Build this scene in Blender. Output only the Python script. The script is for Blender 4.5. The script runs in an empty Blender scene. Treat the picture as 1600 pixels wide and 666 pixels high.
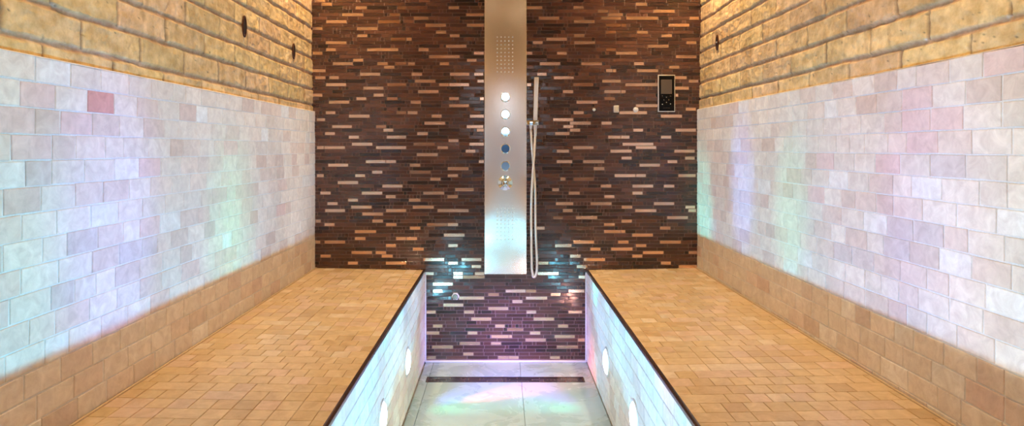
import bpy, math, random
import numpy as np
from mathutils import Vector, noise
random.seed(11)
C = bpy.context.scene.collection
EYE = 1.01; F = 950.0; VX = 783.0; VY = 232.5; D = F / 330.0      # eye height, focal length in px, vanishing point, back wall distance
FRONT = -2.6; CEIL = 2.36
XL, XR = -.88, .927              # tiled faces of the side walls
BL, BR = -.89, .938              # brick faces
PL, PR = -.36, .404              # pit side faces of the benches
HI, LO = EYE - .565, EYE - .5745 # bench height at the wall / at the pit

def back(px, py, y=D):           # a point on a frontal plane at distance y
    return ((px - VX) * y / F, EYE - (py - VY) * y / F)

# ------------------------------------------------------------------ helpers
def mat(name, base=(.8, .8, .8), rough=.5, metal=0., spec=.5, coat=0., **k):
    m = bpy.data.materials.new(name); m.use_nodes = True
    b = m.node_tree.nodes['Principled BSDF']
    b.inputs['Base Color'].default_value = (*base, 1); b.inputs['Roughness'].default_value = rough
    b.inputs['Metallic'].default_value = metal; b.inputs['Specular IOR Level'].default_value = spec
    b.inputs['Coat Weight'].default_value = coat; b.inputs['Coat Roughness'].default_value = k.get('coat_rough', .08)
    if 'emit' in k:
        b.inputs['Emission Color'].default_value = (*k['emit'], 1); b.inputs['Emission Strength'].default_value = k['strength']
    return m

def nodes(m): return m.node_tree.nodes, m.node_tree.links, m.node_tree.nodes['Principled BSDF']

def noise_mix(m, scale, lo, hi, detail=5, stretch=(1, 1, 1), bump=0., bscale=None, attr=None, base=(.8, .8, .8), rough_var=None, dist=.002, distort=0.):
    """base colour (attribute or constant) times a noise ramp between lo and hi, with a bump"""
    N, L, b = nodes(m)
    tc = N.new('ShaderNodeTexCoord'); mp = N.new('ShaderNodeMapping'); mp.inputs['Scale'].default_value = stretch
    L.new(tc.outputs['Object'], mp.inputs['Vector'])
    nz = N.new('ShaderNodeTexNoise'); nz.inputs['Scale'].default_value = scale; nz.inputs['Detail'].default_value = detail
    nz.inputs['Roughness'].default_value = .65; nz.inputs['Distortion'].default_value = distort
    L.new(mp.outputs[0], nz.inputs['Vector'])
    rp = N.new('ShaderNodeValToRGB'); rp.color_ramp.elements[0].position = .32; rp.color_ramp.elements[1].position = .68
    rp.color_ramp.elements[0].color = (*lo, 1); rp.color_ramp.elements[1].color = (*hi, 1)
    L.new(nz.outputs['Fac'], rp.inputs['Fac'])
    mx = N.new('ShaderNodeMix'); mx.data_type = 'RGBA'; mx.blend_type = 'MULTIPLY'; mx.inputs['Factor'].default_value = 1
    if attr:
        at = N.new('ShaderNodeAttribute'); at.attribute_name = attr; L.new(at.outputs['Color'], mx.inputs['A'])
    else: mx.inputs['A'].default_value = (*base, 1)
    L.new(rp.outputs['Color'], mx.inputs['B']); L.new(mx.outputs['Result'], b.inputs['Base Color'])
    if bump:
        n2 = N.new('ShaderNodeTexNoise'); n2.inputs['Scale'].default_value = bscale or scale * 3; n2.inputs['Detail'].default_value = 6
        L.new(mp.outputs[0], n2.inputs['Vector'])
        bp = N.new('ShaderNodeBump'); bp.inputs['Strength'].default_value = bump; bp.inputs['Distance'].default_value = dist
        L.new(n2.outputs['Fac'], bp.inputs['Height']); L.new(bp.outputs['Normal'], b.inputs['Normal'])
    if rough_var:
        mr = N.new('ShaderNodeMapRange'); mr.inputs['From Min'].default_value = .35; mr.inputs['From Max'].default_value = .65
        mr.inputs['To Min'].default_value, mr.inputs['To Max'].default_value = rough_var
        L.new(nz.outputs['Fac'], mr.inputs['Value']); L.new(mr.outputs[0], b.inputs['Roughness'])
    return m

class MB:
    def __init__(s): s.v = []; s.f = []; s.c = []; s.m = []
    def add(s, vs, fs, col=(1, 1, 1), mi=0):
        o = len(s.v); s.v += [tuple(p) for p in vs]
        for f in fs: s.f.append(tuple(i + o for i in f)); s.c.append(col); s.m.append(mi)
    def box(s, x0, x1, y0, y1, z0, z1, col=(1, 1, 1), mi=0, bev=0.):
        if bev <= 0:
            v = [(x, y, z) for x in (x0, x1) for y in (y0, y1) for z in (z0, z1)]
            s.add(v, [(0, 1, 3, 2), (4, 6, 7, 5), (0, 4, 5, 1), (2, 3, 7, 6), (0, 2, 6, 4), (1, 5, 7, 3)], col, mi); return
        import bmesh
        bm = bmesh.new(); bmesh.ops.create_cube(bm, size=1)
        for v in bm.verts:
            v.co = Vector(((x0 + x1) / 2 + v.co.x * (x1 - x0), (y0 + y1) / 2 + v.co.y * (y1 - y0), (z0 + z1) / 2 + v.co.z * (z1 - z0)))
        bmesh.ops.bevel(bm, geom=list(bm.edges), offset=bev, segments=3, affect='EDGES', profile=.5)
        s.frombm(bm, col, mi)
    def frombm(s, bm, col=(1, 1, 1), mi=0):
        bm.verts.ensure_lookup_table(); bm.verts.index_update()
        s.add([v.co[:] for v in bm.verts], [tuple(v.index for v in f.verts) for f in bm.faces], col, mi); bm.free()
    def tile(s, O, U, V, N, u0, u1, v0, v1, d, bev, col, mi=0, tilt=0., wob=0.):
        """a tile on the plane O + uU + vV, standing d proud along N, with a chamfered, slightly uneven edge"""
        r = lambda a: random.uniform(-a, a)
        cs = [(u0 + r(wob), v0 + r(wob)), (u1 + r(wob), v0 + r(wob)), (u1 + r(wob), v1 + r(wob)), (u0 + r(wob), v1 + r(wob))]
        cu, cv = (u0 + u1) / 2, (v0 + v1) / 2; tu, tv = r(tilt), r(tilt)
        P = lambda u, v, n: O + U * u + V * v + N * n
        vs = [P(u, v, -.001) for u, v in cs] + [P(u, v, d - bev + (u - cu) * tu + (v - cv) * tv) for u, v in cs]
        for (u, v), (su, sv) in zip(cs, ((1, 1), (-1, 1), (-1, -1), (1, -1))):
            vs.append(P(u + su * bev, v + sv * bev, d + (u - cu) * tu + (v - cv) * tv))
        fs = [(8, 9, 10, 11)]
        for a in range(4):
            b = (a + 1) % 4; fs += [(a, b, b + 4, a + 4), (a + 4, b + 4, b + 8, a + 8)]
        if U.cross(V).dot(N) < 0: fs = [f[::-1] for f in fs]
        s.add(vs, fs, col, mi)
    def lathe(s, prof, n=40, axis='z', at=(0, 0, 0), col=(1, 1, 1), mi=0, sy=1.):
        """prof: (radius, height) pairs; axis: direction of growing height"""
        vs = []; fs = []
        for r, h in prof:
            for k in range(n):
                a = 2 * math.pi * k / n; p = (r * math.cos(a), r * math.sin(a) * sy, h)
                p = {'z': p, '-z': (p[0], -p[1], -h), '-y': (p[0], -h, p[1]), 'x': (h, p[0], p[1]), '-x': (-h, -p[0], p[1])}[axis]
                vs.append((p[0] + at[0], p[1] + at[1], p[2] + at[2]))
        for i in range(len(prof) - 1):
            for k in range(n):
                fs.append((i * n + k, i * n + (k + 1) % n, (i + 1) * n + (k + 1) % n, (i + 1) * n + k))
        if prof[-1][0] > 1e-6: fs.append(tuple((len(prof) - 1) * n + k for k in range(n)))
        if prof[0][0] > 1e-6: fs.append(tuple(k for k in range(n))[::-1])
        s.add(vs, fs, col, mi)
    def build(s, name, mats, parent=None, smooth=False):
        me = bpy.data.meshes.new(name); me.from_pydata(s.v, [], s.f)
        for m in (mats if isinstance(mats, (list, tuple)) else [mats]): me.materials.append(m)
        me.polygons.foreach_set('material_index', s.m)
        at = me.attributes.new('tone', 'FLOAT_COLOR', 'CORNER')
        cl = np.repeat(np.array([(*c[:3], 1) for c in s.c], dtype=np.float32), [len(f) for f in s.f], axis=0)
        at.data.foreach_set('color', cl.ravel())
        if smooth:
            me.polygons.foreach_set('use_smooth', [True] * len(s.f)); me.set_sharp_from_angle(angle=math.radians(26))
        me.update()
        o = bpy.data.objects.new(name, me); C.objects.link(o)
        if parent:
            o.parent = parent; o.matrix_parent_inverse = parent.matrix_basis.inverted()
        return o

def empty(name, loc):
    o = bpy.data.objects.new(name, None); o.location = loc; o.empty_display_size = .05; C.objects.link(o)
    bpy.context.view_layer.update(); return o
def tag(o, label, cat, group=None):
    o['label'] = label; o['category'] = cat
    if group: o['group'] = group
    return o
def structure(o): o['kind'] = 'structure'; return o
def tube(name, pts, r, m, parent=None, res=10):
    cu = bpy.data.curves.new(name, 'CURVE'); cu.dimensions = '3D'; cu.bevel_depth = r; cu.bevel_resolution = 5; cu.use_fill_caps = True; cu.resolution_u = res
    sp = cu.splines.new('BEZIER'); sp.bezier_points.add(len(pts) - 1)
    for b, p in zip(sp.bezier_points, pts): b.co = p; b.handle_left_type = b.handle_right_type = 'AUTO'
    tmp = bpy.data.objects.new(name, cu); C.objects.link(tmp); bpy.context.view_layer.update()
    me = bpy.data.meshes.new_from_object(tmp.evaluated_get(bpy.context.evaluated_depsgraph_get()))
    bpy.data.objects.remove(tmp); bpy.data.curves.remove(cu)
    me.materials.clear(); me.materials.append(m); me.name = name
    o = bpy.data.objects.new(name, me); C.objects.link(o)
    if parent: o.parent = parent; o.matrix_parent_inverse = parent.matrix_basis.inverted()
    return o

# ------------------------------------------------------------------ materials
M_glass = noise_mix(mat('mosaic_glass', rough=.17, spec=.5, coat=.25), 420, (.4, .36, .36), (1.8, 1.7, 1.6), 3, bump=.14, bscale=160, attr='tone', dist=.001)
M_copper = noise_mix(mat('mosaic_metal', rough=.22, metal=1.), 60, (.86, .84, .82), (1.08, 1.08, 1.08), 4, stretch=(.15, 1, 4), attr='tone', rough_var=(.16, .28))
M_grout_dark = noise_mix(mat('mosaic_grout', rough=.8), 300, (.8, .8, .8), (1.1, 1.1, 1.1), base=(.30, .195, .16))
M_trav = noise_mix(mat('travertine', rough=.5, spec=.4), 34, (.84, .80, .77), (1.08, 1.08, 1.07), 8, distort=.8, bump=.5, bscale=90, attr='tone', dist=.0015, rough_var=(.38, .6))
M_trav_b = noise_mix(mat('travertine_bench', rough=.36, spec=.5), 30, (.80, .72, .58), (1.12, 1.13, 1.16), 8, distort=.6, bump=.3, bscale=80, attr='tone', dist=.001, rough_var=(.28, .5))
M_grout = noise_mix(mat('light_grout', rough=.8), 200, (.9, .9, .9), (1.05, 1.05, 1.05), base=(.86, .83, .78))
M_grout_b = noise_mix(mat('bench_grout', rough=.7), 200, (.85, .85, .85), (1.05, 1.05, 1.05), base=(.56, .41, .26))
M_brick = noise_mix(mat('varnished_brick', rough=.4, spec=.5, coat=1., coat_rough=.12), 26, (.68, .58, .44), (1.14, 1.14, 1.14), 10, bump=1., bscale=55, attr='tone', dist=.0045)
M_slab = noise_mix(mat('floor_slab', rough=.22, spec=.5), 6, (.86, .86, .86), (1.06, 1.06, 1.06), 9, distort=1., bump=.25, bscale=30, attr='tone', dist=.002, rough_var=(.12, .45))
M_caulk = mat('white_caulk', (.78, .75, .72), .45)
M_plaster = noise_mix(mat('warm_plaster', rough=.8), 12, (.92, .92, .92), (1.04, 1.04, 1.04), base=(.66, .42, .2))
M_steel = mat('brushed_steel', (.90, .89, .88), .26, 1.)
N, L, b = nodes(M_steel)
b.inputs['Anisotropic'].default_value = .8
tg = N.new('ShaderNodeTangent'); tg.direction_type = 'RADIAL'; tg.axis = 'Z'; L.new(tg.outputs[0], b.inputs['Tangent']); b.inputs['Anisotropic Rotation'].default_value = 0.0
tc = N.new('ShaderNodeTexCoord'); mp = N.new('ShaderNodeMapping'); mp.inputs['Scale'].default_value = (3, 3, 900)
nz = N.new('ShaderNodeTexNoise'); nz.inputs['Scale'].default_value = 1.; nz.inputs['Detail'].default_value = 3
bp = N.new('ShaderNodeBump'); bp.inputs['Strength'].default_value = .05; bp.inputs['Distance'].default_value = .0004
L.new(tc.outputs['Object'], mp.inputs['Vector']); L.new(mp.outputs[0], nz.inputs['Vector']); L.new(nz.outputs['Fac'], bp.inputs['Height']); L.new(bp.outputs['Normal'], b.inputs['Normal'])
M_chrome = mat('chrome', (.74, .86, .92), .04, 1.)
M_satin = mat('satin_steel', (.9, .87, .83), .32, .8)
M_rubber = mat('silicone_nozzle', (.88, .9, .9), .35)
M_bronze = mat('dark_bronze', (.10, .035, .02), .32, .6)
M_hole = mat('dark_recess', (.012, .006, .005), .6)
M_trim = mat('dark_edge_trim', (.13, .075, .065), .22, .8)
M_black = mat('black_glass', (.004, .0035, .0035), .25, 0, .12)
M_screen = mat('grey_screen', (.10, .075, .058), .4, 0, .2)
M_print = mat('pale_print', (.55, .5, .42), .5)
M_print_dim = mat('dim_print', (.17, .13, .1), .5)
M_white = mat('white_plastic', (.78, .76, .72), .35)
M_lens = mat('lamp_lens', (.9, .9, .9), .3, emit=(.5, .78, 1.), strength=8.)
M_warm = mat('warm_lens', (.9, .9, .9), .3, emit=(1., .72, .38), strength=20.)
M_door = mat('door_glass', (.95, .97, 1.), .02)
nodes(M_door)[2].inputs['Transmission Weight'].default_value = 1; nodes(M_door)[2].inputs['IOR'].default_value = 1.1

# ------------------------------------------------------------------ back wall of strip mosaic
P = 5.465; U = 5.44                   # row and unit pitch in the photograph's px at the wall
light_tiles = {}
def T(ox, oy, s, items):
    for it in items:
        a, b_, c = it[:3]; k = round((oy + c / s - 1.3) / P)
        light_tiles.setdefault(k, []).append((ox + a / s, ox + b_ / s, it[3] if len(it) > 3 else 0))
s1 = 6.055; s2 = 5.12; s3 = 4.593
T(485, 0, s1, [(40,140,8),(105,205,38),(430,535,73),(300,500,138),(150,345,203),(20,118,266),(443,637,270),(443,540,338),(145,343,402),(148,243,468),(537,832,470),(22,115,498),(405,502,570),(213,403,602),(633,733,606),(697,797,640),(750,850,140,1),(640,850,207,1),(760,908,372,1),(800,908,606,1),(820,908,73,1)])
T(625, 0, s1, [(458,560,77),(625,795,142),(130,270,175),(240,437,240),(632,795,238),(338,437,306),(470,565,340),(62,112,373),(435,630,440),(175,273,474),(273,568,541),(78,143,608),(375,466,608),(697,795,506),(633,727,573)])
T(485, 100, s1, [(22,145,61),(468,663,98),(45,145,125),(178,273,128),(148,340,192),(500,693,232),(22,115,290),(597,695,299),(435,531,330),(722,827,330,1),(175,370,361),(145,238,460),(365,563,495),(60,142,522),(815,908,468,1),(725,908,198,1),(205,395,594),(620,720,600,1),(690,787,633),(138,235,655)])
T(625, 100, s1, [(110,210,102),(472,660,102),(700,790,102),(140,337,170),(730,795,168),(0,75,203),(370,463,203),(463,655,203),(170,367,270),(755,795,335),(465,560,337),(100,200,370),(463,655,403),(0,70,468,1),(70,168,468),(298,396,502),(660,795,500),(230,430,570),(630,790,602),(725,795,635),(162,265,660)])
T(485, 200, s1, [(363,461,90),(720,908,96),(392,590,158),(62,130,183),(130,330,185),(620,908,190),(523,713,324),(713,812,324),(167,360,353),(583,683,422),(62,130,450),(423,520,455),(258,455,520),(680,875,557),(93,195,617),(485,683,622),(713,808,655)])
T(625, 200, s1, [(0,68,95),(457,555,130),(128,330,163,1),(655,795,163),(353,457,195),(0,62,192),(620,715,230),(158,360,262),(745,795,323),(92,195,358),(450,650,393),(92,292,427,1),(450,550,462),(285,385,495),(520,700,597),(218,420,628),(450,550,655)])
T(485, 300, s2, [(300,382,70),(135,220,95),(325,493,127),(118,280,150),(605,768,155),(415,583,180),(45,85,230),(495,583,238),(113,195,260),(605,690,268),(355,528,322),(355,443,378),(685,768,380),(113,280,403),(40,82,400),(603,687,437),(328,495,490),(522,607,494),(80,165,514),(570,660,522),(300,382,574),(603,768,580)])
T(625, 300, s2, [(378,465,45),(72,165,75),(102,272,132),(300,550,157),(0,62,155),(215,380,270,1),(380,465,270),(78,165,298),(350,518,355),(0,138,382),(385,465,442),(102,192,468),(185,355,528),(490,653,530),(385,465,556),(0,55,580),(572,650,586),(190,272,640),(598,675,640),(425,505,662)])
T(820, 0, s1, [(18,167,65),(458,558,58),(690,790,92),(720,908,157),(130,328,165),(463,663,190),(765,908,255,1),(465,565,325),(763,865,322,1),(203,400,365),(73,170,400),(467,665,393),(765,865,458,1),(303,400,497),(18,72,500),(140,337,598),(533,730,597),(765,830,655)])
T(950, 0, s1, [(262,368,46),(428,632,108),(0,140,155),(170,475,180),(770,860,172),(570,770,242),(0,175,252,1),(272,377,314),(503,605,347),(738,837,410),(0,77,455,1),(373,572,447),(75,275,520),(640,837,546),(243,340,617),(0,80,655),(575,675,648)])
T(820, 100, s1, [(765,865,52),(115,208,95),(272,465,128),(730,908,152),(455,650,185,1),(18,62,193),(358,460,258),(750,908,250),(750,855,320,1),(487,690,355),(458,560,460),(265,460,527),(425,625,560),(722,823,555),(362,460,595),(425,525,628),(285,425,660)])
T(950, 100, s1, [(272,475,80),(630,745,145),(163,475,182),(762,855,175),(630,765,242),(0,168,248),(635,665,310),(0,70,318,1),(262,475,380),(733,832,412),(105,370,445),(497,700,482),(0,35,555),(235,333,617),(635,832,612)])
T(820, 200, s1, [(785,908,83),(453,652,185),(300,420,222),(808,908,214),(300,450,325),(550,753,320),(650,753,385),(848,908,452),(458,655,487,1),(335,385,490),(715,818,552),(258,325,595),(413,522,622),(750,850,650)])
T(950, 200, s1, [(0,205,80),(498,598,77),(135,430,150),(260,457,178),(20,225,212),(625,820,208),(125,225,280),(725,820,275),(560,657,310),(295,493,347),(60,260,450),(260,360,450),(662,830,445),(0,35,552),(228,428,550),(525,628,548),(228,328,617),(0,65,650)])
T(820, 300, s2, [(247,388,100),(525,695,97),(303,383,155),(225,305,213,1),(408,580,210),(632,720,265),(632,768,323),(90,160,302),(388,555,410),(745,768,405),(240,375,440),(522,607,465),(690,768,465),(360,448,523),(470,642,551),(413,502,608),(100,272,640),(100,190,580,1)])
T(950, 300, s2, [(365,530,93),(0,30,97),(107,195,123),(617,698,120),(640,705,145),(215,387,150),(470,640,203),(105,192,236),(0,55,265),(413,500,290),(0,138,322),(190,360,348),(78,165,405),(413,583,403),(220,307,433),(22,197,465),(277,445,490),(643,712,488),(192,275,520),(420,503,577),(562,712,602)])
T(655, 425, s3, [(245,317,27),(317,470,27,1),(98,243,78),(98,168,130),(285,468,182),(620,643,130),(495,572,155,1),(172,318,232),(52,120,282),(495,640,258),(320,395,282),(372,518,333),(98,168,383),(545,615,383),(52,145,435),(347,418,435),(518,643,462),(290,437,510),(515,588,513),(92,243,535),(315,390,585),(52,120,612),(565,643,612),(238,320,635)])
T(785, 425, s3, [(255,405,5),(545,595,25),(22,167,131),(167,243,131,1),(472,590,128),(345,418,153),(168,322,181),(70,145,207),(0,45,258),(172,243,283),(472,572,281),(223,372,333),(398,472,383),(35,150,408,1),(197,272,436),(0,70,461),(373,520,461),(165,312,487),(540,592,487),(390,543,537),(0,117,613),(340,413,613)])

mb = MB()
G = .9                                 # grout gap in px
X0, X1 = 470., 1112.
O = Vector((0, D + .001, 0)); Uv = Vector((1, 0, 0)); Vv = Vector((0, 0, 1)); Nv = Vector((0, -1, 0))
def put(px0, px1, k, mi, col):
    x0, x1 = (px0 + G / 2 - VX) / 330, (px1 - G / 2 - VX) / 330
    zc = EYE - (1.3 + P * k - VY) / 330; h = (P - G) / 660
    if px1 - px0 < 1.6: return
    if zc - h < .003: return
    mb.tile(O, Uv, Vv, Nv, x0, x1, zc - h, zc + h, .004 if mi == 0 else .0036, .00012, col, mi, tilt=.03 if mi == 0 else .016)
def dark():
    t = random.random()
    if t < .55: a = (.06, .024, .017)
    elif t < .85: a = (.10, .042, .027)
    else: a = (.028, .013, .011)
    k = random.uniform(.55, 1.05); return tuple(c * k for c in a)
def fill(a, b_, k):
    x = a
    while b_ - x > 1.6:
        t = random.random(); n = 6 if t < .42 else 3 if t < .66 else 1
        w = n * U
        if x + w > b_ - 1.5: w = b_ - x
        put(x, x + w, k, 0, dark()); x += w
for k in range(-118, 104):
    row = sorted(light_tiles.get(k, [])) if k >= 0 else []
    if k < 0:
        x = X0 + random.uniform(0, 60)
        while x < X1 - 40:
            w = random.choice((3, 6)) * U; row.append((x, x + w, 0)); x += w + random.uniform(60, 160)
    x = X0 + random.uniform(-6, 6)
    for a, b_, q in row:
        if a < x - 3:
            a = x
            if b_ - a < 3: continue
        fill(x, a, k)
        n = max(1, round((b_ - a) / (6 * U) - .15)) if b_ - a > 40 else 1
        for j in range(n):
            s = random.uniform(.9, 1.1)
            c = (.84 * s, .57 * s, .42 * s) if q == 0 else (.50 * s, .28 * s, .18 * s)
            put(a + (b_ - a) * j / n, a + (b_ - a) * (j + 1) / n, k, 1, c)
        x = b_
    fill(x, X1 + random.uniform(-6, 6), k)
mb.box(-1.1, 1.2, D, D + .12, -.1, CEIL + .1, mi=2)
wall_back = structure(mb.build('wall_back', [M_glass, M_copper, M_grout_dark]))

# ------------------------------------------------------------------ side walls: varnished brick heightfield over the tiling
def side_brick(name, X, s, z_m, pitch, blen, off0, off1, lean):
    # s = +1: room lies to +x
    ys = np.concatenate([np.arange(FRONT, .82, .03), np.arange(.82, D + .02, .0055)])
    zs = np.concatenate([np.arange(EYE + .12, EYE + .74, .0032), np.arange(EYE + .742, CEIL + .05, .03)])
    ny, nz_ = len(ys), len(zs); verts = []; cols = []
    tone = {}
    for j, z0 in enumerate(zs):
        for y0 in ys:
            w = noise.noise(Vector((y0 * 5, z0 * 3, s * 7))) * .004 + noise.noise(Vector((y0 * 22, z0 * 9, s * 3))) * .0022
            z = z0 - EYE + w
            q = (z - z_m) / pitch; r = math.floor(q) + 1; fz = (q - math.floor(q)) * pitch
            dz = min(fz, pitch - fz)
            off = (off0 if r % 2 == 0 else off1) + .02 * math.sin(r * 12.9898)
            y = y0 + noise.noise(Vector((y0 * 8, z0 * 25, s * 5 + 20))) * .005
            t = (y - off) / blen; bi = math.floor(t); fy = (t - bi) * blen; dy = min(fy, blen - fy)
            key = (r, bi)
            if key not in tone:
                rr = random.Random(hash((r, bi, s)) & 0xffff); k = rr.uniform(.86, 1.08); h = rr.uniform(-1, 1)
                tone[key] = ((.89 * k, (.645 + .025 * h) * k, (.33 - .02 * h) * k), rr.uniform(-.002, .003), rr.uniform(-.02, .02), rr.uniform(.3, 1.3))
            bc, bo, bt, jw = tone[key]
            mh, mv = .0042 + .002 * noise.noise(Vector((y0 * 14, z0 * 5, 3))), .0022 * jw
            a = min(1, max(0, (dz - mh) / .0036)); b2 = min(1, max(0, (dy - mv) / .003))
            a = a * a * (3 - 2 * a); b2 = b2 * b2 * (3 - 2 * b2)
            e = a * b2
            rough = noise.fractal(Vector((y0 * 30, z0 * 45, s * 11)), .9, 2.2, 4) * .0022
            pit = noise.noise(Vector((y0 * 95, z0 * 110, s)))
            pd = max(0, pit - .6) * .01
            h = e * (.0050 + bo * .7 + bt * (fy - blen / 2) * .25) + rough * (.35 + .65 * e) - pd * e
            m1 = noise.fractal(Vector((y0 * 11, z0 * 16, 40 + s)), 1, 2, 3)
            stain = 1 + .22 * m1
            mort = (.64, .40, .22); crack = (.26, .16, .09)
            mc = [mort[i] * a + 0 for i in range(3)] if False else (mort if a < .5 else crack)
            ec = min(1, e * 1.25)
            col = tuple((bc[i] * stain * (1 - min(.7, max(0, pit - .6) * 6))) * ec + mc[i] * (1 - ec) for i in range(3))
            verts.append((X + s * (h - .0050) - s * lean * (z0 - EYE - .2), y0, z0)); cols.append((*col, 1))
    faces = []
    for j in range(nz_ - 1):
        for i in range(ny - 1):
            a0 = j * ny + i; f = (a0, a0 + 1, a0 + ny + 1, a0 + ny)
            faces.append(f if s < 0 else f[::-1])
    n0 = len(verts)
    xa, xb = sorted((X - s * .035, X - s * .16))
    for x in (xa, xb):
        for y in (FRONT - .1, D + .1):
            for z in (-.1, CEIL + .1): verts.append((x, y, z)); cols.append((.3, .2, .1, 1))
    for f in [(0, 1, 3, 2), (4, 6, 7, 5), (0, 4, 5, 1), (2, 3, 7, 6), (0, 2, 6, 4), (1, 5, 7, 3)]: faces.append(tuple(n0 + i for i in f))
    me = bpy.data.meshes.new(name); me.from_pydata(verts, [], faces); me.materials.append(M_brick)
    at = me.attributes.new('tone', 'FLOAT_COLOR', 'POINT'); at.data.foreach_set('color', np.array(cols, dtype=np.float32).ravel())
    sm = [True] * len(faces); sm[-6:] = [False] * 6; me.polygons.foreach_set('use_smooth', sm)
    o = bpy.data.objects.new(name, me); C.objects.link(o); return structure(o)
wall_left = side_brick('wall_left', BL, 1, .2075, .0725, .2085, 1.188, 1.286, .010)
wall_right = side_brick('wall_right', BR, -1, .237, .073, .2115, 1.218, 1.328, .014)

# ------------------------------------------------------------------ tumbled travertine tiling
def trav():
    t = random.random()
    if t < .62: a = (.86, .78, .68)
    elif t < .80: a = (.83, .71, .61)
    elif t < .90: a = (.76, .64, .55)
    elif t < .95: a = (.79, .64, .56)
    else: a = (.90, .87, .81)
    k = random.uniform(.93, 1.05); return tuple(c * k for c in a)
def trav_bench():
    t = random.random()
    if t < .45: a = (.72, .53, .32)
    elif t < .65: a = (.68, .49, .27)
    elif t < .80: a = (.72, .52, .37)
    elif t < .90: a = (.63, .44, .25)
    else: a = (.78, .62, .45)
    k = random.uniform(.77, .88); return tuple(c * k for c in a)
def side_tiles(name, X, s, ztop, specials, parent):
    mb = MB(); O = Vector((X - s * .0017, 0, 0)); pitch = .0494; r = 0
    sp = []
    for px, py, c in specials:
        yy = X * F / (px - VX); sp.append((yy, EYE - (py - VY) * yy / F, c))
    z = ztop
    while z > -.02:
        y = FRONT + random.uniform(0, .09); z0 = z - pitch
        while y < D:
            w = random.choice((.088, .094, .094, .1, .066))
            y1 = min(y + w, D)
            col = trav()
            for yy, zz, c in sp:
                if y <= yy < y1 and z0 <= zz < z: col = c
            if y1 - y > .012:
                mb.tile(O, Vector((0, 1, 0)), Vector((0, 0, 1)), Vector((s, 0, 0)), y + .0013, y1 - .0013, z0 + .0014, z - .0014, .0019, .0013, col, 0, tilt=.008, wob=.0009)
            y = y1
        z = z0
    xa, xb = sorted((X - s * .0017, X - s * .034))
    mb.box(xa, xb, FRONT, D, -.05, ztop, mi=1)
    mb.tile(Vector((xa, 0, ztop - .001)), Vector((0, 1, 0)), Vector((1, 0, 0)), Vector((0, 0, 1)), FRONT, D, 0, xb - xa + (.002 if s > 0 else 0), .0022, .0015, (.8, .74, .66), 0)
    return structure(mb.build(name, [M_trav, M_grout], parent))
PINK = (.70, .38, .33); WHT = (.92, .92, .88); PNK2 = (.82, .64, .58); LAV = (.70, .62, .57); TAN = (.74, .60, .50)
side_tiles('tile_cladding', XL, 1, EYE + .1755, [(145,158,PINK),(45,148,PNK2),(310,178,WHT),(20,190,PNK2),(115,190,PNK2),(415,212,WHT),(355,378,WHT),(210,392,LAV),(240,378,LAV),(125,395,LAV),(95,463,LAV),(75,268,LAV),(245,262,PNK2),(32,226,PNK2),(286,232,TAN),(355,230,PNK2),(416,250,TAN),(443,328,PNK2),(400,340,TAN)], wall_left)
side_tiles('tile_cladding', XR, -1, EYE + .186, [(1570,110,PNK2),(1445,155,PNK2),(1430,190,PNK2),(1460,195,PNK2),(1355,165,TAN),(1115,192,TAN),(1445,225,PNK2),(1460,265,LAV),(1395,365,LAV),(1440,378,LAV),(1285,255,PNK2),(1265,255,TAN),(1283,313,PNK2),(1235,310,TAN),(1245,280,TAN),(1325,405,LAV),(1355,420,LAV),(1375,260,PNK2),(1420,395,LAV),(1205,228,TAN)], wall_right)

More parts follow.
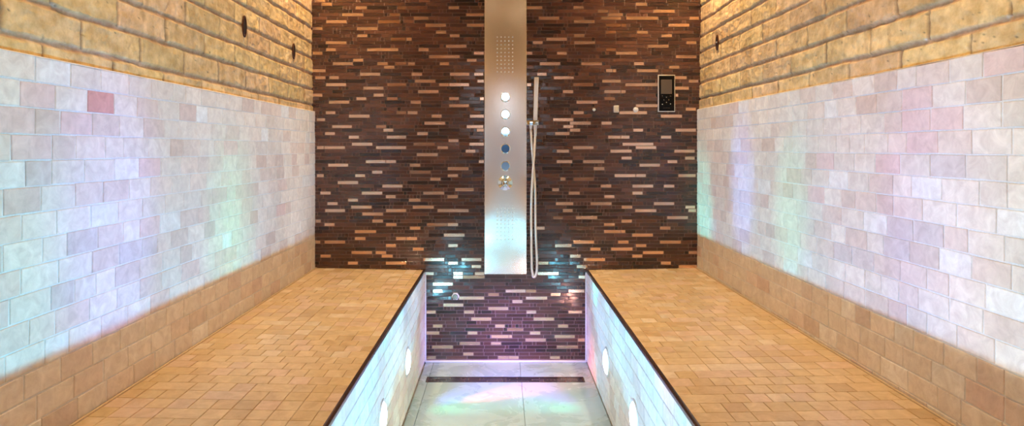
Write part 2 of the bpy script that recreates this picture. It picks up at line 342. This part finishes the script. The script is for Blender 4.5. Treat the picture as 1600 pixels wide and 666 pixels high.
# ------------------------------------------------------------------ benches
def bench(side, label):
    s = 1 if side == 'left' else -1
    Xw, Xp = (XL, PL) if s > 0 else (XR, PR)
    y0 = -1.3
    root = tag(empty('tiled_bench', ((Xw + Xp) / 2, (y0 + D) / 2, 0)), label, 'bench')
    W = abs(Xp - Xw); ang = math.atan2(HI - LO, W)
    O = Vector((Xw, 0, HI)); Ux = Vector((s * math.cos(ang), 0, -math.sin(ang))); Vy = Vector((0, 1, 0)); Nn = Vector((s * math.sin(ang), 0, math.cos(ang)))
    mb = MB(); y = D; pu = .0482; r = 0
    O2 = O - Nn * .0015
    while y > y0 + .01:
        pv = random.choice((.0470, .0485, .0485, .05)); u = -random.choice((0, 0, 0, 0, .5)) * pu
        while u < W - .003:
            n = random.choice((1, 1, 1, 1, 1, 2)); u1 = min(u + n * pu, W)
            if W - u1 < .02: u1 = W
            a = max(u, .002)
            if u1 - a > .006:
                mb.tile(O2, Ux, Vy, Nn, a + .0008, u1 - .0008, y - pv + .0006, y - .0006, .0016, .0009, trav_bench(), 0, tilt=.006, wob=.0004)
            u = u1
        y -= pv
    xa, xb = Xw + s * .0022, Xp - s * .006
    vs = []
    for yy in (y0, D - .001):
        vs += [(xa, yy, .001), (xb, yy, .001), (xb, yy, LO - .0015), (xa, yy, HI - .0015)]
    mb.add(vs, [(0, 1, 2, 3), (7, 6, 5, 4), (0, 4, 5, 1), (1, 5, 6, 2), (2, 6, 7, 3), (3, 7, 4, 0)], mi=1)
    mb.build('bench_top', [M_trav_b, M_grout_b], root)
    # pit side facing
    mb = MB(); z = LO - .006; O3 = Vector((Xp - s * .0025, 0, 0))
    while z > .004:
        y = y0 + random.uniform(-.05, 0); zl = max(z - .0494, .003)
        while y < D - .004:
            y1 = min(y + random.choice((.088, .094, .1)), D - .003)
            if y1 - max(y, y0) > .012 and z - zl > .008:
                mb.tile(O3, Vector((0, 1, 0)), Vector((0, 0, 1)), Vector((s, 0, 0)), max(y, y0) + .0013, y1 - .0013, zl + .0013, z - .0013, .0026, .0015, trav(), 0, tilt=.008, wob=.0006)
            y = y1
            if D - y < .01: break
        z = zl
    a, b_ = sorted((Xp - s * .0075, Xp - s * .0025)); mb.box(a, b_, y0, D - .001, .002, LO - .006, mi=1)
    mb.build('bench_front', [M_trav, M_grout], root)
    mb = MB(); a, b_ = sorted((Xp - s * .009, Xp + s * .003)); mb.box(a, b_, y0, D - .001, LO - .0085, LO + .0022, bev=.0015)
    mb.build('edge_trim', M_trim, root, smooth=True)
    mb = MB(); a, b_ = sorted((Xw + s * .0022, Xw + s * .0085)); mb.box(a, b_, y0, D - .001, HI - .002, HI + .0035, bev=.0015)
    mb.build('grout_joint', M_grout_b, root, smooth=True)['label'] = 'tan grout line where the bench meets the wall'
    return root
bench('left', 'long built-in bench of tan stone tiles along the left wall')
bench('right', 'long built-in bench of tan stone tiles along the right wall, on the hand shower side')

# ------------------------------------------------------------------ pit floor, drain, sealing
mb = MB(); Of = Vector((0, 0, -.006)); A, B = Vector((1, 0, 0)), Vector((0, 1, 0)); Zn = Vector((0, 0, 1))
xs = [-.357, -.318, .088, .404]; yb = [D, 2.705, 2.615]; y = 2.615
while y > FRONT: y -= .6; yb.append(max(y, FRONT))
DR = (-.326, .362, 2.63, 2.69)
def slab(x0, x1, y0, y1):
    if x1 - x0 > .01 and y1 - y0 > .01:
        k = random.uniform(.96, 1.03); mb.tile(Of, A, B, Zn, x0 + .0008, x1 - .0008, y0 + .0008, y1 - .0008, .006, .001, (.42 * k, .53 * k, .56 * k))
for a, b_ in zip(xs, xs[1:]):
    slab(a, b_, DR[3] + .001, D)
    yy = DR[2] - .001
    while yy > FRONT: slab(a, b_, max(yy - .62, FRONT), yy); yy -= .62
slab(-.357, DR[0] - .001, DR[2] - .001, DR[3] + .001); slab(DR[1] + .001, .404, DR[2] - .001, DR[3] + .001)
# behind the benches' front ends the floor widens to the side walls
slab(XL, -.357, FRONT, -1.3); slab(.404, XR, FRONT, -1.3)
mb.box(-1.05, 1.1, FRONT - .1, D + .12, -.12, -.006, col=(.45, .42, .4))
floor = structure(mb.build('floor', [M_slab]))
dr = tag(empty('linear_drain', ((DR[0] + DR[1]) / 2, 2.66, 0)), 'long narrow dark drain channel set in the floor below the mosaic wall', 'drain')
mb = MB(); x = DR[0] + .005
for r in range(3):
    x = DR[0] + .004
    while x < DR[1] - .006:
        w = min(random.choice((.0165, .049, .098)), DR[1] - .004 - x)
        mb.tile(Vector((0, 0, -.004)), A, B, Zn, x + .001, x + w - .001, DR[2] + .005 + r * .0167, DR[2] + .005 + (r + 1) * .0167 - .0012, .0035, .0007, random.choice(((.045, .04, .05), (.06, .055, .065), (.03, .025, .03))), 0, tilt=.02)
        x += w
mb.box(DR[0] + .003, DR[1] - .003, DR[2] + .003, DR[3] - .003, -.0055, -.003, mi=1)
mb.build('tile_insert', [M_glass, M_grout_dark], dr)
mb = MB()
for a in ((DR[0], DR[1], DR[2], DR[2] + .0028), (DR[0], DR[1], DR[3] - .0028, DR[3]), (DR[0], DR[0] + .0028, DR[2] + .0028, DR[3] - .0028), (DR[1] - .0028, DR[1], DR[2] + .0028, DR[3] - .0028)):
    mb.box(*a, -.0055, .0004)
mb.build('channel_frame', M_trim, dr)
mb = MB(); mb.box(PL, PR, D - .011, D - .0005, .0003, .009, bev=.003); structure(mb.build('trim_1', M_caulk, smooth=True))
mb = MB(); mb.box(PL, PL + .006, D - .0085, D - .001, .009, LO - .01, bev=.002); structure(mb.build('trim_2', M_caulk, smooth=True))
mb = MB(); mb.box(PR - .006, PR, D - .0085, D - .001, .009, LO - .01, bev=.002); structure(mb.build('trim_3', M_caulk, smooth=True))

# ------------------------------------------------------------------ front wall with the doorway, ceiling
mb = MB(); dx0, dx1, dz = -.31, .49, EYE + 1.0
mb.box(-1.05, dx0, FRONT - .12, FRONT, -.1, CEIL + .1); mb.box(dx1, 1.1, FRONT - .12, FRONT, -.1, CEIL + .1); mb.box(dx0, dx1, FRONT - .12, FRONT, dz, CEIL + .1)
structure(mb.build('wall_front', M_plaster))
dm = MB()
for a in ((dx0, dx0 + .04, 0.003, dz), (dx1 - .04, dx1, 0.003, dz), (dx0 + .04, dx1 - .04, dz - .04, dz), (dx0 + .04, dx1 - .04, .003, .06)):
    dm.box(a[0], a[1], FRONT - .06, FRONT - .02, a[2], a[3], bev=.003)
door = structure(dm.build('door_1', M_white, smooth=True))
dm = MB(); dm.box(dx0 + .038, dx1 - .038, FRONT - .045, FRONT - .035, .058, dz - .038); structure(dm.build('door_pane', M_door, door))
mb = MB(); mb.box(-1.05, 1.1, FRONT - .12, D + .12, CEIL, CEIL + .1); structure(mb.build('ceiling', M_plaster))

# ------------------------------------------------------------------ shower panel
YP = D - .05
def pan(px, py, y=YP): return back(px, py, y)
sp_ = tag(empty('shower_panel', (.02, D, EYE - .585)), 'tall narrow brushed steel shower panel with round chrome knobs on the dark mosaic wall', 'shower panel')
x0, zb = pan(757, 429); x1, _ = pan(822.8, 429); zt = zb + 1.55
mb = MB(); mb.box(x0, x1, YP, D - .006, zb, zt, bev=.0022); mb.build('panel_body', M_steel, sp_, smooth=True)
def nozzles(cols, y_a, y_b, n):
    mb = MB()
    for cx in cols:
        for i in range(n):
            x, z = pan(cx, y_a + (y_b - y_a) * i / (n - 1)); mb.lathe([(.0028, 0), (.0026, .0015), (.0012, .0028), (0, .003)], 12, '-y', (x, YP, z))
    return mb.build('nozzle_grid', M_rubber, sp_, smooth=True)
nozzles((777, 783, 789, 795, 801), 58, 112.5, 10); nozzles((777, 783, 789, 795, 801), 326, 374, 9)
for i, py in enumerate((152, 179, 206, 232.5, 259.5)):
    x, z = pan(789.7, py); mb = MB()
    mb.lathe([(.0225, 0), (.0235, .002), (.0235, .004), (.0215, .0055), (.0205, .006), (.0207, .0225), (.0200, .0240), (.0190, .0245), (.0186, .0245), (0, .0245)], 48, '-y', (x, YP, z))
    o = mb.build('control_knob', M_chrome, sp_, smooth=True)
x, z = pan(789.5, 286); mb = MB()
mb.lathe([(.0345, 0), (.0345, .003), (.031, .007), (.022, .013), (.0165, .02), (.0155, .032), (.0145, .036), (.011, .038), (0, .0385)], 56, '-y', (x, YP, z))
dv = mb.build('diverter_dial', M_chrome, sp_, smooth=True); dv['label'] = 'larger flared chrome dial below the five knobs'
mb = MB(); mb.box(x - .0025, x + .0025, YP - .052, YP - .0375, z - .011, z + .011, bev=.001); mb.build('dial_lever', M_chrome, dv, smooth=True)
# bracket for the hand shower, beside the panel
YH = D - .045
hx0, hz0 = pan(823.2, 196, YH - .012); hx1, hz1 = pan(841.5, 188, YH - .012)
mb = MB(); mb.box(x1 - .001, hx1, YH - .012, YH + .012, hz0, hz1, bev=.002)
br = mb.build('hand_shower_bracket', M_chrome, sp_, smooth=True)
hn = MB(); nx, nz1 = pan(829.3, 197, YH); hn.lathe([(.0075, 0), (.0075, .008), (.006, .012), (.0055, .02)], 24, '-z', (nx, YH, hz0 + .0005)); hn.build('hose_outlet', M_satin, sp_, smooth=True)
# hand shower stick and hose
wx, wz0 = pan(836.3, 187, YH); wtx, wz1 = pan(838.2, 121, YH)
hs = tag(empty('hand_shower', (wx, YH, wz0)), 'slim stick hand shower standing in a chrome bracket, its steel hose looping down', 'hand shower')
mb = MB(); hw = .0105
n = 6; ring = []
prof = [(.80, -.012), (.85, 0), (.9, .004)] + [(.9 + .1 * i / 8, .004 + (wz1 - wz0 - .006) * i / 8) for i in range(1, 9)] + [(.9, wz1 - wz0)]
vs = []; fs = []
sh = [(-1, -.8), (-.8, -1), (.8, -1), (1, -.8), (1, .8), (.8, 1), (-.8, 1), (-1, .8)]
for q, h in prof:
    cx = wx + (wtx - wx) * max(0, h) / (wz1 - wz0)
    for a, b_ in sh: vs.append((cx + a * hw * q, YH + b_ * hw * .85 * q, wz0 + h))
for i in range(len(prof) - 1):
    for k in range(8): fs.append((i * 8 + k, i * 8 + (k + 1) % 8, (i + 1) * 8 + (k + 1) % 8, (i + 1) * 8 + k))
fs.append(tuple(range(8))[::-1]); fs.append(tuple((len(prof) - 1) * 8 + k for k in range(8)))
mb.add(vs, fs); mb.build('wand', M_satin, hs, smooth=True)
cone = MB(); cone.lathe([(.0088, 0), (.0082, .01), (.0068, .045), (.0064, .052), (0, .052)], 24, '-z', (wx, YH, hz0 + .001)); cone.build('hose_cone', M_satin, hs, smooth=True)
pts = []
for px, py, dy in ((829.4, 203, 0), (830.6, 225, .002), (833, 250, .006), (835, 275, .008), (836.2, 300, .006), (836.6, 335, .004), (837.2, 370, .002), (838.6, 400, 0), (839, 416, 0), (837.6, 428, 0), (834.6, 433, 0), (832, 427, 0), (830.6, 405, 0), (830.2, 370, 0), (830, 335, -.001), (830.6, 300, -.005), (832.4, 270, -.009), (834.6, 240, -.005), (836, 215, 0), (836.3, 203, 0)):
    q = back(px, py, YH); pts.append((q[0], YH + dy, q[1]))
hose = tube('hose', pts, .0061, M_satin, hs, 14)
for p in hose.data.polygons: p.use_smooth = True
M_hose = mat('ribbed_hose', (.88, .83, .77), .33, .75); N, L, b = nodes(M_hose)
tc = N.new('ShaderNodeTexCoord'); wv = N.new('ShaderNodeTexWave'); wv.bands_direction = 'Z'; wv.inputs['Scale'].default_value = 90
bp = N.new('ShaderNodeBump'); bp.inputs['Strength'].default_value = .5; bp.inputs['Distance'].default_value = .001
L.new(tc.outputs['Object'], wv.inputs['Vector']); L.new(wv.outputs['Fac'], bp.inputs['Height']); L.new(bp.outputs['Normal'], b.inputs['Normal'])
hose.data.materials.clear(); hose.data.materials.append(M_hose)

# ------------------------------------------------------------------ control panel
def bk(px, py): return back(px, py, D - .012)
ax, az = bk(1027.8, 175); bx_, bz = bk(1054.6, 117)
cp = tag(empty('control_panel', ((ax + bx_) / 2, D, az)), 'black control keypad with small grey screen, mounted high on the mosaic wall at right', 'control panel')
FY = D - .016
mb = MB(); mb.box(ax, bx_, FY, D - .004, az, bz, bev=.0018); mb.build('frame', M_satin, cp, smooth=True)
mb = MB(); mb.box(ax + .0042, bx_ - .0036, FY - .0015, FY + .002, az + .004, bz - .0045, bev=.0009); mb.build('face_plate', M_black, cp, smooth=True)
cs = lambda px, py: back(1022 + px / 9.514, 112 + py / 9.514, FY)
q0 = cs(106, 327); q1 = cs(260, 122)
mb = MB(); mb.box(q0[0], q1[0], FY - .0022, FY - .0012, q0[1], q1[1]); sc_ = mb.build('screen', M_screen, cp)
mb = MB(); t = .0008
mb.box(q0[0] - t, q1[0] + t, FY - .0021, FY - .0013, q0[1] - t, q0[1]); mb.box(q0[0] - t, q1[0] + t, FY - .0021, FY - .0013, q1[1], q1[1] + t)
mb.box(q0[0] - t, q0[0], FY - .0021, FY - .0013, q0[1], q1[1]); mb.box(q1[0], q1[0] + t, FY - .0021, FY - .0013, q0[1], q1[1])
mb.build('screen_border', M_print_dim, sc_)
for px, py, r, m_, kind in ((122, 360, 1.2, 0, 'o'), (243, 364, 1.4, 0, '-'), (182, 381, 1.5, 1, 'v'), (145, 420, 1.5, 0, '<'), (219, 420, 1.5, 0, '>'), (184, 458, 1.5, 1, '^'), (122, 486, 1.5, 2, 'o'), (243, 480, 1.5, 1, 'o')):
    x, z = cs(px, py); w = r * .00115; mb = MB()
    if kind == 'o': mb.lathe([(w * 1.35, 0), (w * 1.35, .0006), (w * 1.1, .001), (0, .001)], 16, '-y', (x, FY - .0014, z))
    elif kind == '-': mb.box(x - w * 2, x + w * 2, FY - .0023, FY - .0014, z - w * .5, z + w * .5)
    else:
        d = {'v': (0, -1), '^': (0, 1), '<': (-1, 0), '>': (1, 0)}[kind]; e = (d[1], -d[0])
        tri = [(x + d[0] * w * 1.5, z + d[1] * w * 1.5), (x - d[0] * w * .9 + e[0] * w * 1.5, z - d[1] * w * .9 + e[1] * w * 1.5), (x - d[0] * w * .9 - e[0] * w * 1.5, z - d[1] * w * .9 - e[1] * w * 1.5)]
        mb.add([(a, FY - .0023, c) for a, c in tri] + [(a, FY - .0014, c) for a, c in tri], [(0, 1, 2), (5, 4, 3), (0, 3, 4, 1), (1, 4, 5, 2), (2, 5, 3, 0)])
    mb.build('key', (M_print_dim, mat('mid_print', (.45, .41, .34), .5) if 'mid_print' not in bpy.data.materials else bpy.data.materials['mid_print'], M_print)[m_], cp)
mb = MB(); px = 132                    # the small maker's line under the keys, too small to read in the photograph
for w in (7, 9, 6, 10, 8, 9, 7, 9, 8):
    x, z = cs(px, 541); x2, _ = cs(px + w, 541); mb.box(x, x2, FY - .0019, FY - .0014, z - .0006, z + .0006); px += w + 4
mb.build('lettering', M_print_dim, cp)

# ------------------------------------------------------------------ small wall fittings
x, z = back(928.2, 171.5, D - .01)
o = tag(empty('wall_nozzle', (x, D, z)), 'tiny round pale nozzle, leftmost of the small fittings left of the keypad', 'nozzle')
mb = MB(); mb.lathe([(.0115, 0), (.0115, .0015), (.010, .0022), (0, .0022)], 28, '-y', (x, D - .003, z)); mb.build('rosette', M_bronze, o, smooth=True)
mb = MB(); mb.lathe([(.0075, 0), (.0072, .009), (.0055, .012), (.0026, .012), (.0022, .009), (0, .009)], 24, '-y', (x, D - .005, z)); mb.build('tip', M_white, o, smooth=True)
x, z = back(962.7, 170.5, D - .015)
o = tag(empty('temperature_sensor', (x, D, z)), 'small square beige sensor box on the mosaic, between the two round fittings', 'sensor')
mb = MB(); mb.box(x - .0125, x + .0125, D - .02, D - .003, z - .0165, z + .0165, bev=.002); mb.build('housing', M_satin, o, smooth=True)
mb = MB(); mb.box(x - .009, x + .009, D - .0212, D - .0195, z - .013, z + .013, bev=.0006); mb.build('cover', mat('beige_plastic', (.52, .44, .32), .5), o, smooth=True)
x, z = back(993.8, 171.5, D - .012)
o = tag(empty('wall_nozzle', (x, D, z)), 'round white button-like fitting on the mosaic, nearest the keypad', 'nozzle')
mb = MB(); mb.lathe([(.0125, 0), (.0125, .006), (.011, .009), (.006, .0098), (0, .01)], 32, '-y', (x, D - .003, z)); mb.build('cap', M_white, o, smooth=True)
mb = MB(); mb.lathe([(.0045, 0), (.004, .0035), (0, .004)], 20, '-y', (x, D - .0125, z)); mb.build('tip', M_satin, o, smooth=True)
x, z = back(711.3, 464.3, D - .02)
o = tag(empty('hexagonal_nozzle', (x, D, z)), 'white six-sided nozzle low on the mosaic wall, down left of the shower panel', 'nozzle')
mb = MB(); mb.lathe([(.0185, 0), (.0185, .006), (.0175, .007), (.0175, .008), (0, .008)], 6, '-y', (x, D - .003, z)); mb.build('nut', M_white, o)
mb = MB(); mb.lathe([(.0125, 0), (.0125, .010), (.0105, .013), (.006, .013), (.0055, .009), (0, .009)], 32, '-y', (x, D - .010, z)); mb.build('nozzle_head', M_chrome, o, smooth=True)

# oval plates on the bricks
def oval(px, py, X, s, hh, label, group=None):
    Y = X * F / (px - VX); z = EYE - (py - VY) * Y / F
    xb = X + s * 0.0005 - s * (.010 if s > 0 else .014) * (z - EYE - .2)
    o = tag(empty('oval_wall_plate', (xb, Y, z)), label, 'wall plate')
    ax_ = 'x' if s > 0 else '-x'; k = hh / .0154
    mb = MB(); mb.lathe([(.0150, 0), (.0154, .003), (.0146, .0044), (.0126, .0046), (.0115, .0038), (.0115, .002)], 40, ax_, (xb, Y, z), sy=k)
    mb.build('ring', M_bronze, o, smooth=True)
    mb = MB(); mb.lathe([(.0118, 0), (.0118, .0028), (0, .003)], 40, ax_, (xb, Y, z), sy=k); mb.build('inset', M_hole, o, smooth=True)
    if s > 0: return
    mb = MB(); mb.lathe([(.0035, 0), (.0035, .003), (.002, .0045), (0, .005)], 16, ax_, (xb + s * .0028, Y, z)); mb.build('screw', M_satin, o, smooth=True)
oval(382, 41.3, BL, 1, .0385, 'dark oval bronze plate on the left brick wall, the bigger-looking one nearer the camera')
oval(459, 80, BL, 1, .0345, 'dark oval bronze plate on the left brick wall, the one nearer the mosaic')
oval(1120, 66.5, BR, -1, .035, 'dark oval bronze plate on the right brick wall')

# ------------------------------------------------------------------ recessed pit lamps
def spot(name, loc, target, col, power, size, blend=1., r=.012, parent=None, narrow=1):
    l = bpy.data.lights.new(name, 'SPOT'); l.energy = power; l.color = col; l.spot_size = math.radians(size); l.spot_blend = blend; l.shadow_soft_size = r
    o = bpy.data.objects.new(name, l); C.objects.link(o); o.location = loc
    o.rotation_euler = (Vector(target) - Vector(loc)).to_track_quat('-Z', 'Y').to_euler()
    o.scale = (narrow, 1, 1)
    if parent: o.parent = parent; o.matrix_parent_inverse = parent.matrix_basis.inverted()
    return o
WHITE = (.10, .50, 1.); RED = (1, .12, .12); PINKL = (1., .35, .6); GREEN = (.05, .92, .5); TEAL = (.05, .9, .85); BLUE = (.12, .25, 1); VIOL = (.45, .25, 1); YEL = (1, .9, .25); CYAN = (.2, .75, 1)
LZ = EYE - .815
def lamp(side, y, label, beams, white):
    s = 1 if side == 'L' else -1; X = PL if s > 0 else PR
    o = tag(empty('recessed_pit_lamp', (X, y, LZ)), label, 'lamp', 'round lamps set in the bench fronts')
    ax_ = 'x' if s > 0 else '-x'
    mb = MB(); mb.lathe([(.055, -.004), (.056, .0015), (.054, .0035), (.049, .004), (.047, .002), (.047, -.004)], 48, ax_, (X, y, LZ)); mb.build('bezel', M_satin, o, smooth=True)
    mb = MB(); mb.lathe([(.0472, -.003), (.046, .003), (.040, .0075), (.028, .0105), (.014, .012), (0, .0125)], 40, ax_, (X, y, LZ)); ln = mb.build('lens', M_lens, o, smooth=True); ln['label'] = 'glowing white lens'
    q = (X + s * .02, y, LZ)
    spot('lamp_light', q, (X + s, y, LZ + .78), WHITE, white * 1.35, 84, .28, .013, o)
    spot('lamp_light', q, (X + s, y, LZ - .05), (.10, .58, 1.), white * .065, 165, .9, .02, o)
    for k, (tx, ty, tz, col, pw, sz) in enumerate(beams):
        pw *= 1.15 if abs(tx) > .6 else .26 if abs(tx) > .3 else .3
        spot('lamp_light', (q[0], y + .018 * math.cos(k * 1.7), LZ + .018 * math.sin(k * 1.7)), (tx, ty, tz), col, pw, sz, 1., .012, o, narrow=.5 if abs(tx) > .6 else .4 if tz == 0 else 1)
K = 2.0
WZ = EYE - .15
lamp('R', 2.325, 'round glowing lamp in the right bench front, the one nearer the mosaic wall',
     [(XL, 2.05, WZ - .1, GREEN, 10*K, 26), (XL, 2.62, WZ, (.9, .9, .9), 9*K, 36), (PL, 2.65, .2, PINKL, 6*K, 50), (PL, 2.1, .15, YEL, 11*K, 50), (.05, 2.42, 0, GREEN, 8*K, 90), (-.1, 2.80, 0, VIOL, 20*K, 90), (-.1, 2.88, .1, BLUE, 24*K, 60), (.1, 2.88, .25, (1, .4, .3), 4*K, 70)], 9*K)
lamp('L', 2.325, 'round glowing lamp in the left bench front, the one nearer the mosaic wall',
     [(XR, 2.8, WZ - .15, TEAL, 34*K, 26), (XR, 2.34, WZ, BLUE, 34*K, 24), (XR, 1.95, WZ-.05, GREEN, 15*K, 22), (PR, 2.6, .2, (.12,.4,1), 36*K, 60), (.10, 2.55, 0, RED, 80*K, 50), (-.05, 2.42, 0, GREEN, 8*K, 90), (.1, 2.78, 0, BLUE, 22*K, 90), (.1, 2.88, .15, (.5,.2,1), 18*K, 60), (-.1, 2.88, .25, CYAN, 3.5*K, 90)], 9*K)
lamp('R', 1.838, 'round glowing lamp in the right bench front, nearer the camera, cut by the frame',
     [(XL, 1.93, WZ - .1, GREEN, 12*K, 26), (XL, 1.36, WZ, BLUE, 22*K, 34), (PL, 1.8, .2, CYAN, 10*K, 75), (-.1, 2.1, 0, CYAN, 8*K, 80), (-.1, 2.88, .1, (.25, .2, 1), 110*K, 36), (.15, 2.88, .2, CYAN, 5*K, 60)], 10*K)
lamp('L', 1.838, 'round glowing lamp in the left bench front, nearer the camera, cut by the frame',
     [(XR, 1.32, WZ, VIOL, 16*K, 30), (PR, 2.05, .38, TEAL, 10*K, 46), (PR, 1.85, .15, BLUE, 8*K, 60), (.1, 2.1, 0, CYAN, 8*K, 80), (.15, 2.88, .1, (.5,.16,1), 90*K, 36), (-.2, 2.88, .3, CYAN, 6*K, 60)], 10*K)
lamp('R', 1.35, 'round glowing lamp in the right bench front, just out of frame', [(XL, 1.05, WZ - .1, TEAL, 10*K, 34), (XL, 1.4, WZ, VIOL, 10*K, 34), (PL, 1.5, .2, CYAN, 12*K, 80), (.1, 2.88, .3, CYAN, 5*K, 50)], 11*K)
lamp('L', 1.35, 'round glowing lamp in the left bench front, just out of frame', [(XR, 1.55, WZ, PINKL, 8*K, 40), (XR, 1.1, WZ, (1, .95, .8), 8*K, 50), (PR, 1.55, .2, (.8, .95, .7), 10*K, 80), (-.2, 2.88, .3, CYAN, 6*K, 50)], 11*K)
lamp('R', .86, 'round glowing lamp in the right bench front, second out of frame', [(XL, 1.1, WZ, CYAN, 8*K, 50)], 10*K)
lamp('L', .86, 'round glowing lamp in the left bench front, second out of frame', [(XR, 1.1, WZ, (1, .9, .8), 8*K, 50)], 10*K)

# ------------------------------------------------------------------ warm ceiling lamps
WARM = (1., .73, .41)
def down(x, y, pw, label, size=150, tgt=None):
    o = tag(empty('ceiling_downlight', (x, y, CEIL)), label, 'lamp', 'warm ceiling downlights')
    mb = MB(); mb.lathe([(.045, 0), (.045, .004), (.038, .007), (.034, .004), (.034, .001)], 36, '-z', (x, y, CEIL)); mb.build('rim', M_satin, o, smooth=True)
    mb = MB(); mb.lathe([(.034, 0), (.034, .003), (0, .0035)], 32, '-z', (x, y, CEIL)); mb.build('lens', M_warm, o, smooth=True)
    spot('lamp_light', (x, y, CEIL - .012), tgt or (x, y, 0), WARM, pw, size, .6, .03, o)
W_ = .92
down(-.66, 2.54, 125, 'warm round ceiling downlight over the left bench, nearest the mosaic wall', 110, (-.89, 2.66, 1.4))
down(.70, 2.54, 125, 'warm round ceiling downlight over the right bench, nearest the mosaic wall', 110, (.93, 2.66, 1.4))
down(-.45, 1.2, 72, 'warm round ceiling downlight over the left bench, nearer the camera', 110, (-.98, 1.4, 1.15))
down(.50, 1.2, 80, 'warm round ceiling downlight over the right bench, nearer the camera', 110, (1.05, 1.4, 1.15))
down(.38, 1.0, 1, 'warm round ceiling downlight over the pit')
down(-.1, -.9, 120, 'added warm round ceiling lamp behind the camera, lighting the front wall', 120, (0, -2.6, 1.6))  # added lamp: washes the front wall so the steel panel reflects orange

# ------------------------------------------------------------------ world: daylight beyond the doorway
w = bpy.data.worlds.new('World'); bpy.context.scene.world = w; w.use_nodes = True
bg = w.node_tree.nodes['Background']
N, L = w.node_tree.nodes, w.node_tree.links
tc = N.new('ShaderNodeTexCoord'); sx = N.new('ShaderNodeSeparateXYZ'); rp = N.new('ShaderNodeValToRGB')
mr = N.new('ShaderNodeMapRange'); mr.inputs['From Min'].default_value = -.2; mr.inputs['From Max'].default_value = .2
L.new(tc.outputs['Generated'], sx.inputs[0]); L.new(sx.outputs['Z'], mr.inputs['Value']); L.new(mr.outputs[0], rp.inputs['Fac']); L.new(rp.outputs['Color'], bg.inputs['Color'])
rp.color_ramp.elements[0].position = 0; rp.color_ramp.elements[0].color = (.26, .30, .36, 1)
rp.color_ramp.elements[1].position = .60; rp.color_ramp.elements[1].color = (.86, .93, 1, 1)
for p_, c_ in ((.44, (.06, .075, .10, 1)), (.50, (.010, .022, .045, 1)), (.555, (.03, .07, .12, 1)), (.57, (.7, .85, 1, 1))):  # dark horizon band added to give the chrome knobs dark reflections
    e_ = rp.color_ramp.elements.new(p_); e_.color = c_
bg.inputs['Strength'].default_value = 4.5

# ------------------------------------------------------------------ camera and view
cam = bpy.data.cameras.new('camera'); co = bpy.data.objects.new('camera', cam); C.objects.link(co)
co.location = (0, 0, EYE); co.rotation_euler = (math.radians(90), 0, 0)
cam.sensor_width = 36; cam.lens = 36 * F / 1600; cam.shift_x = (800 - VX) / 1600; cam.shift_y = -(333 - VY) / 1600; cam.clip_start = .02
sc = bpy.context.scene; sc.camera = co
sc.view_settings.view_transform = 'Standard'; sc.view_settings.look = 'None'; sc.view_settings.gamma = 1; sc.view_settings.use_curve_mapping = False
sc.view_settings.exposure = -0.42
sc.cycles.use_denoising = True; sc.cycles.max_bounces = 8; sc.cycles.sample_clamp_indirect = 6
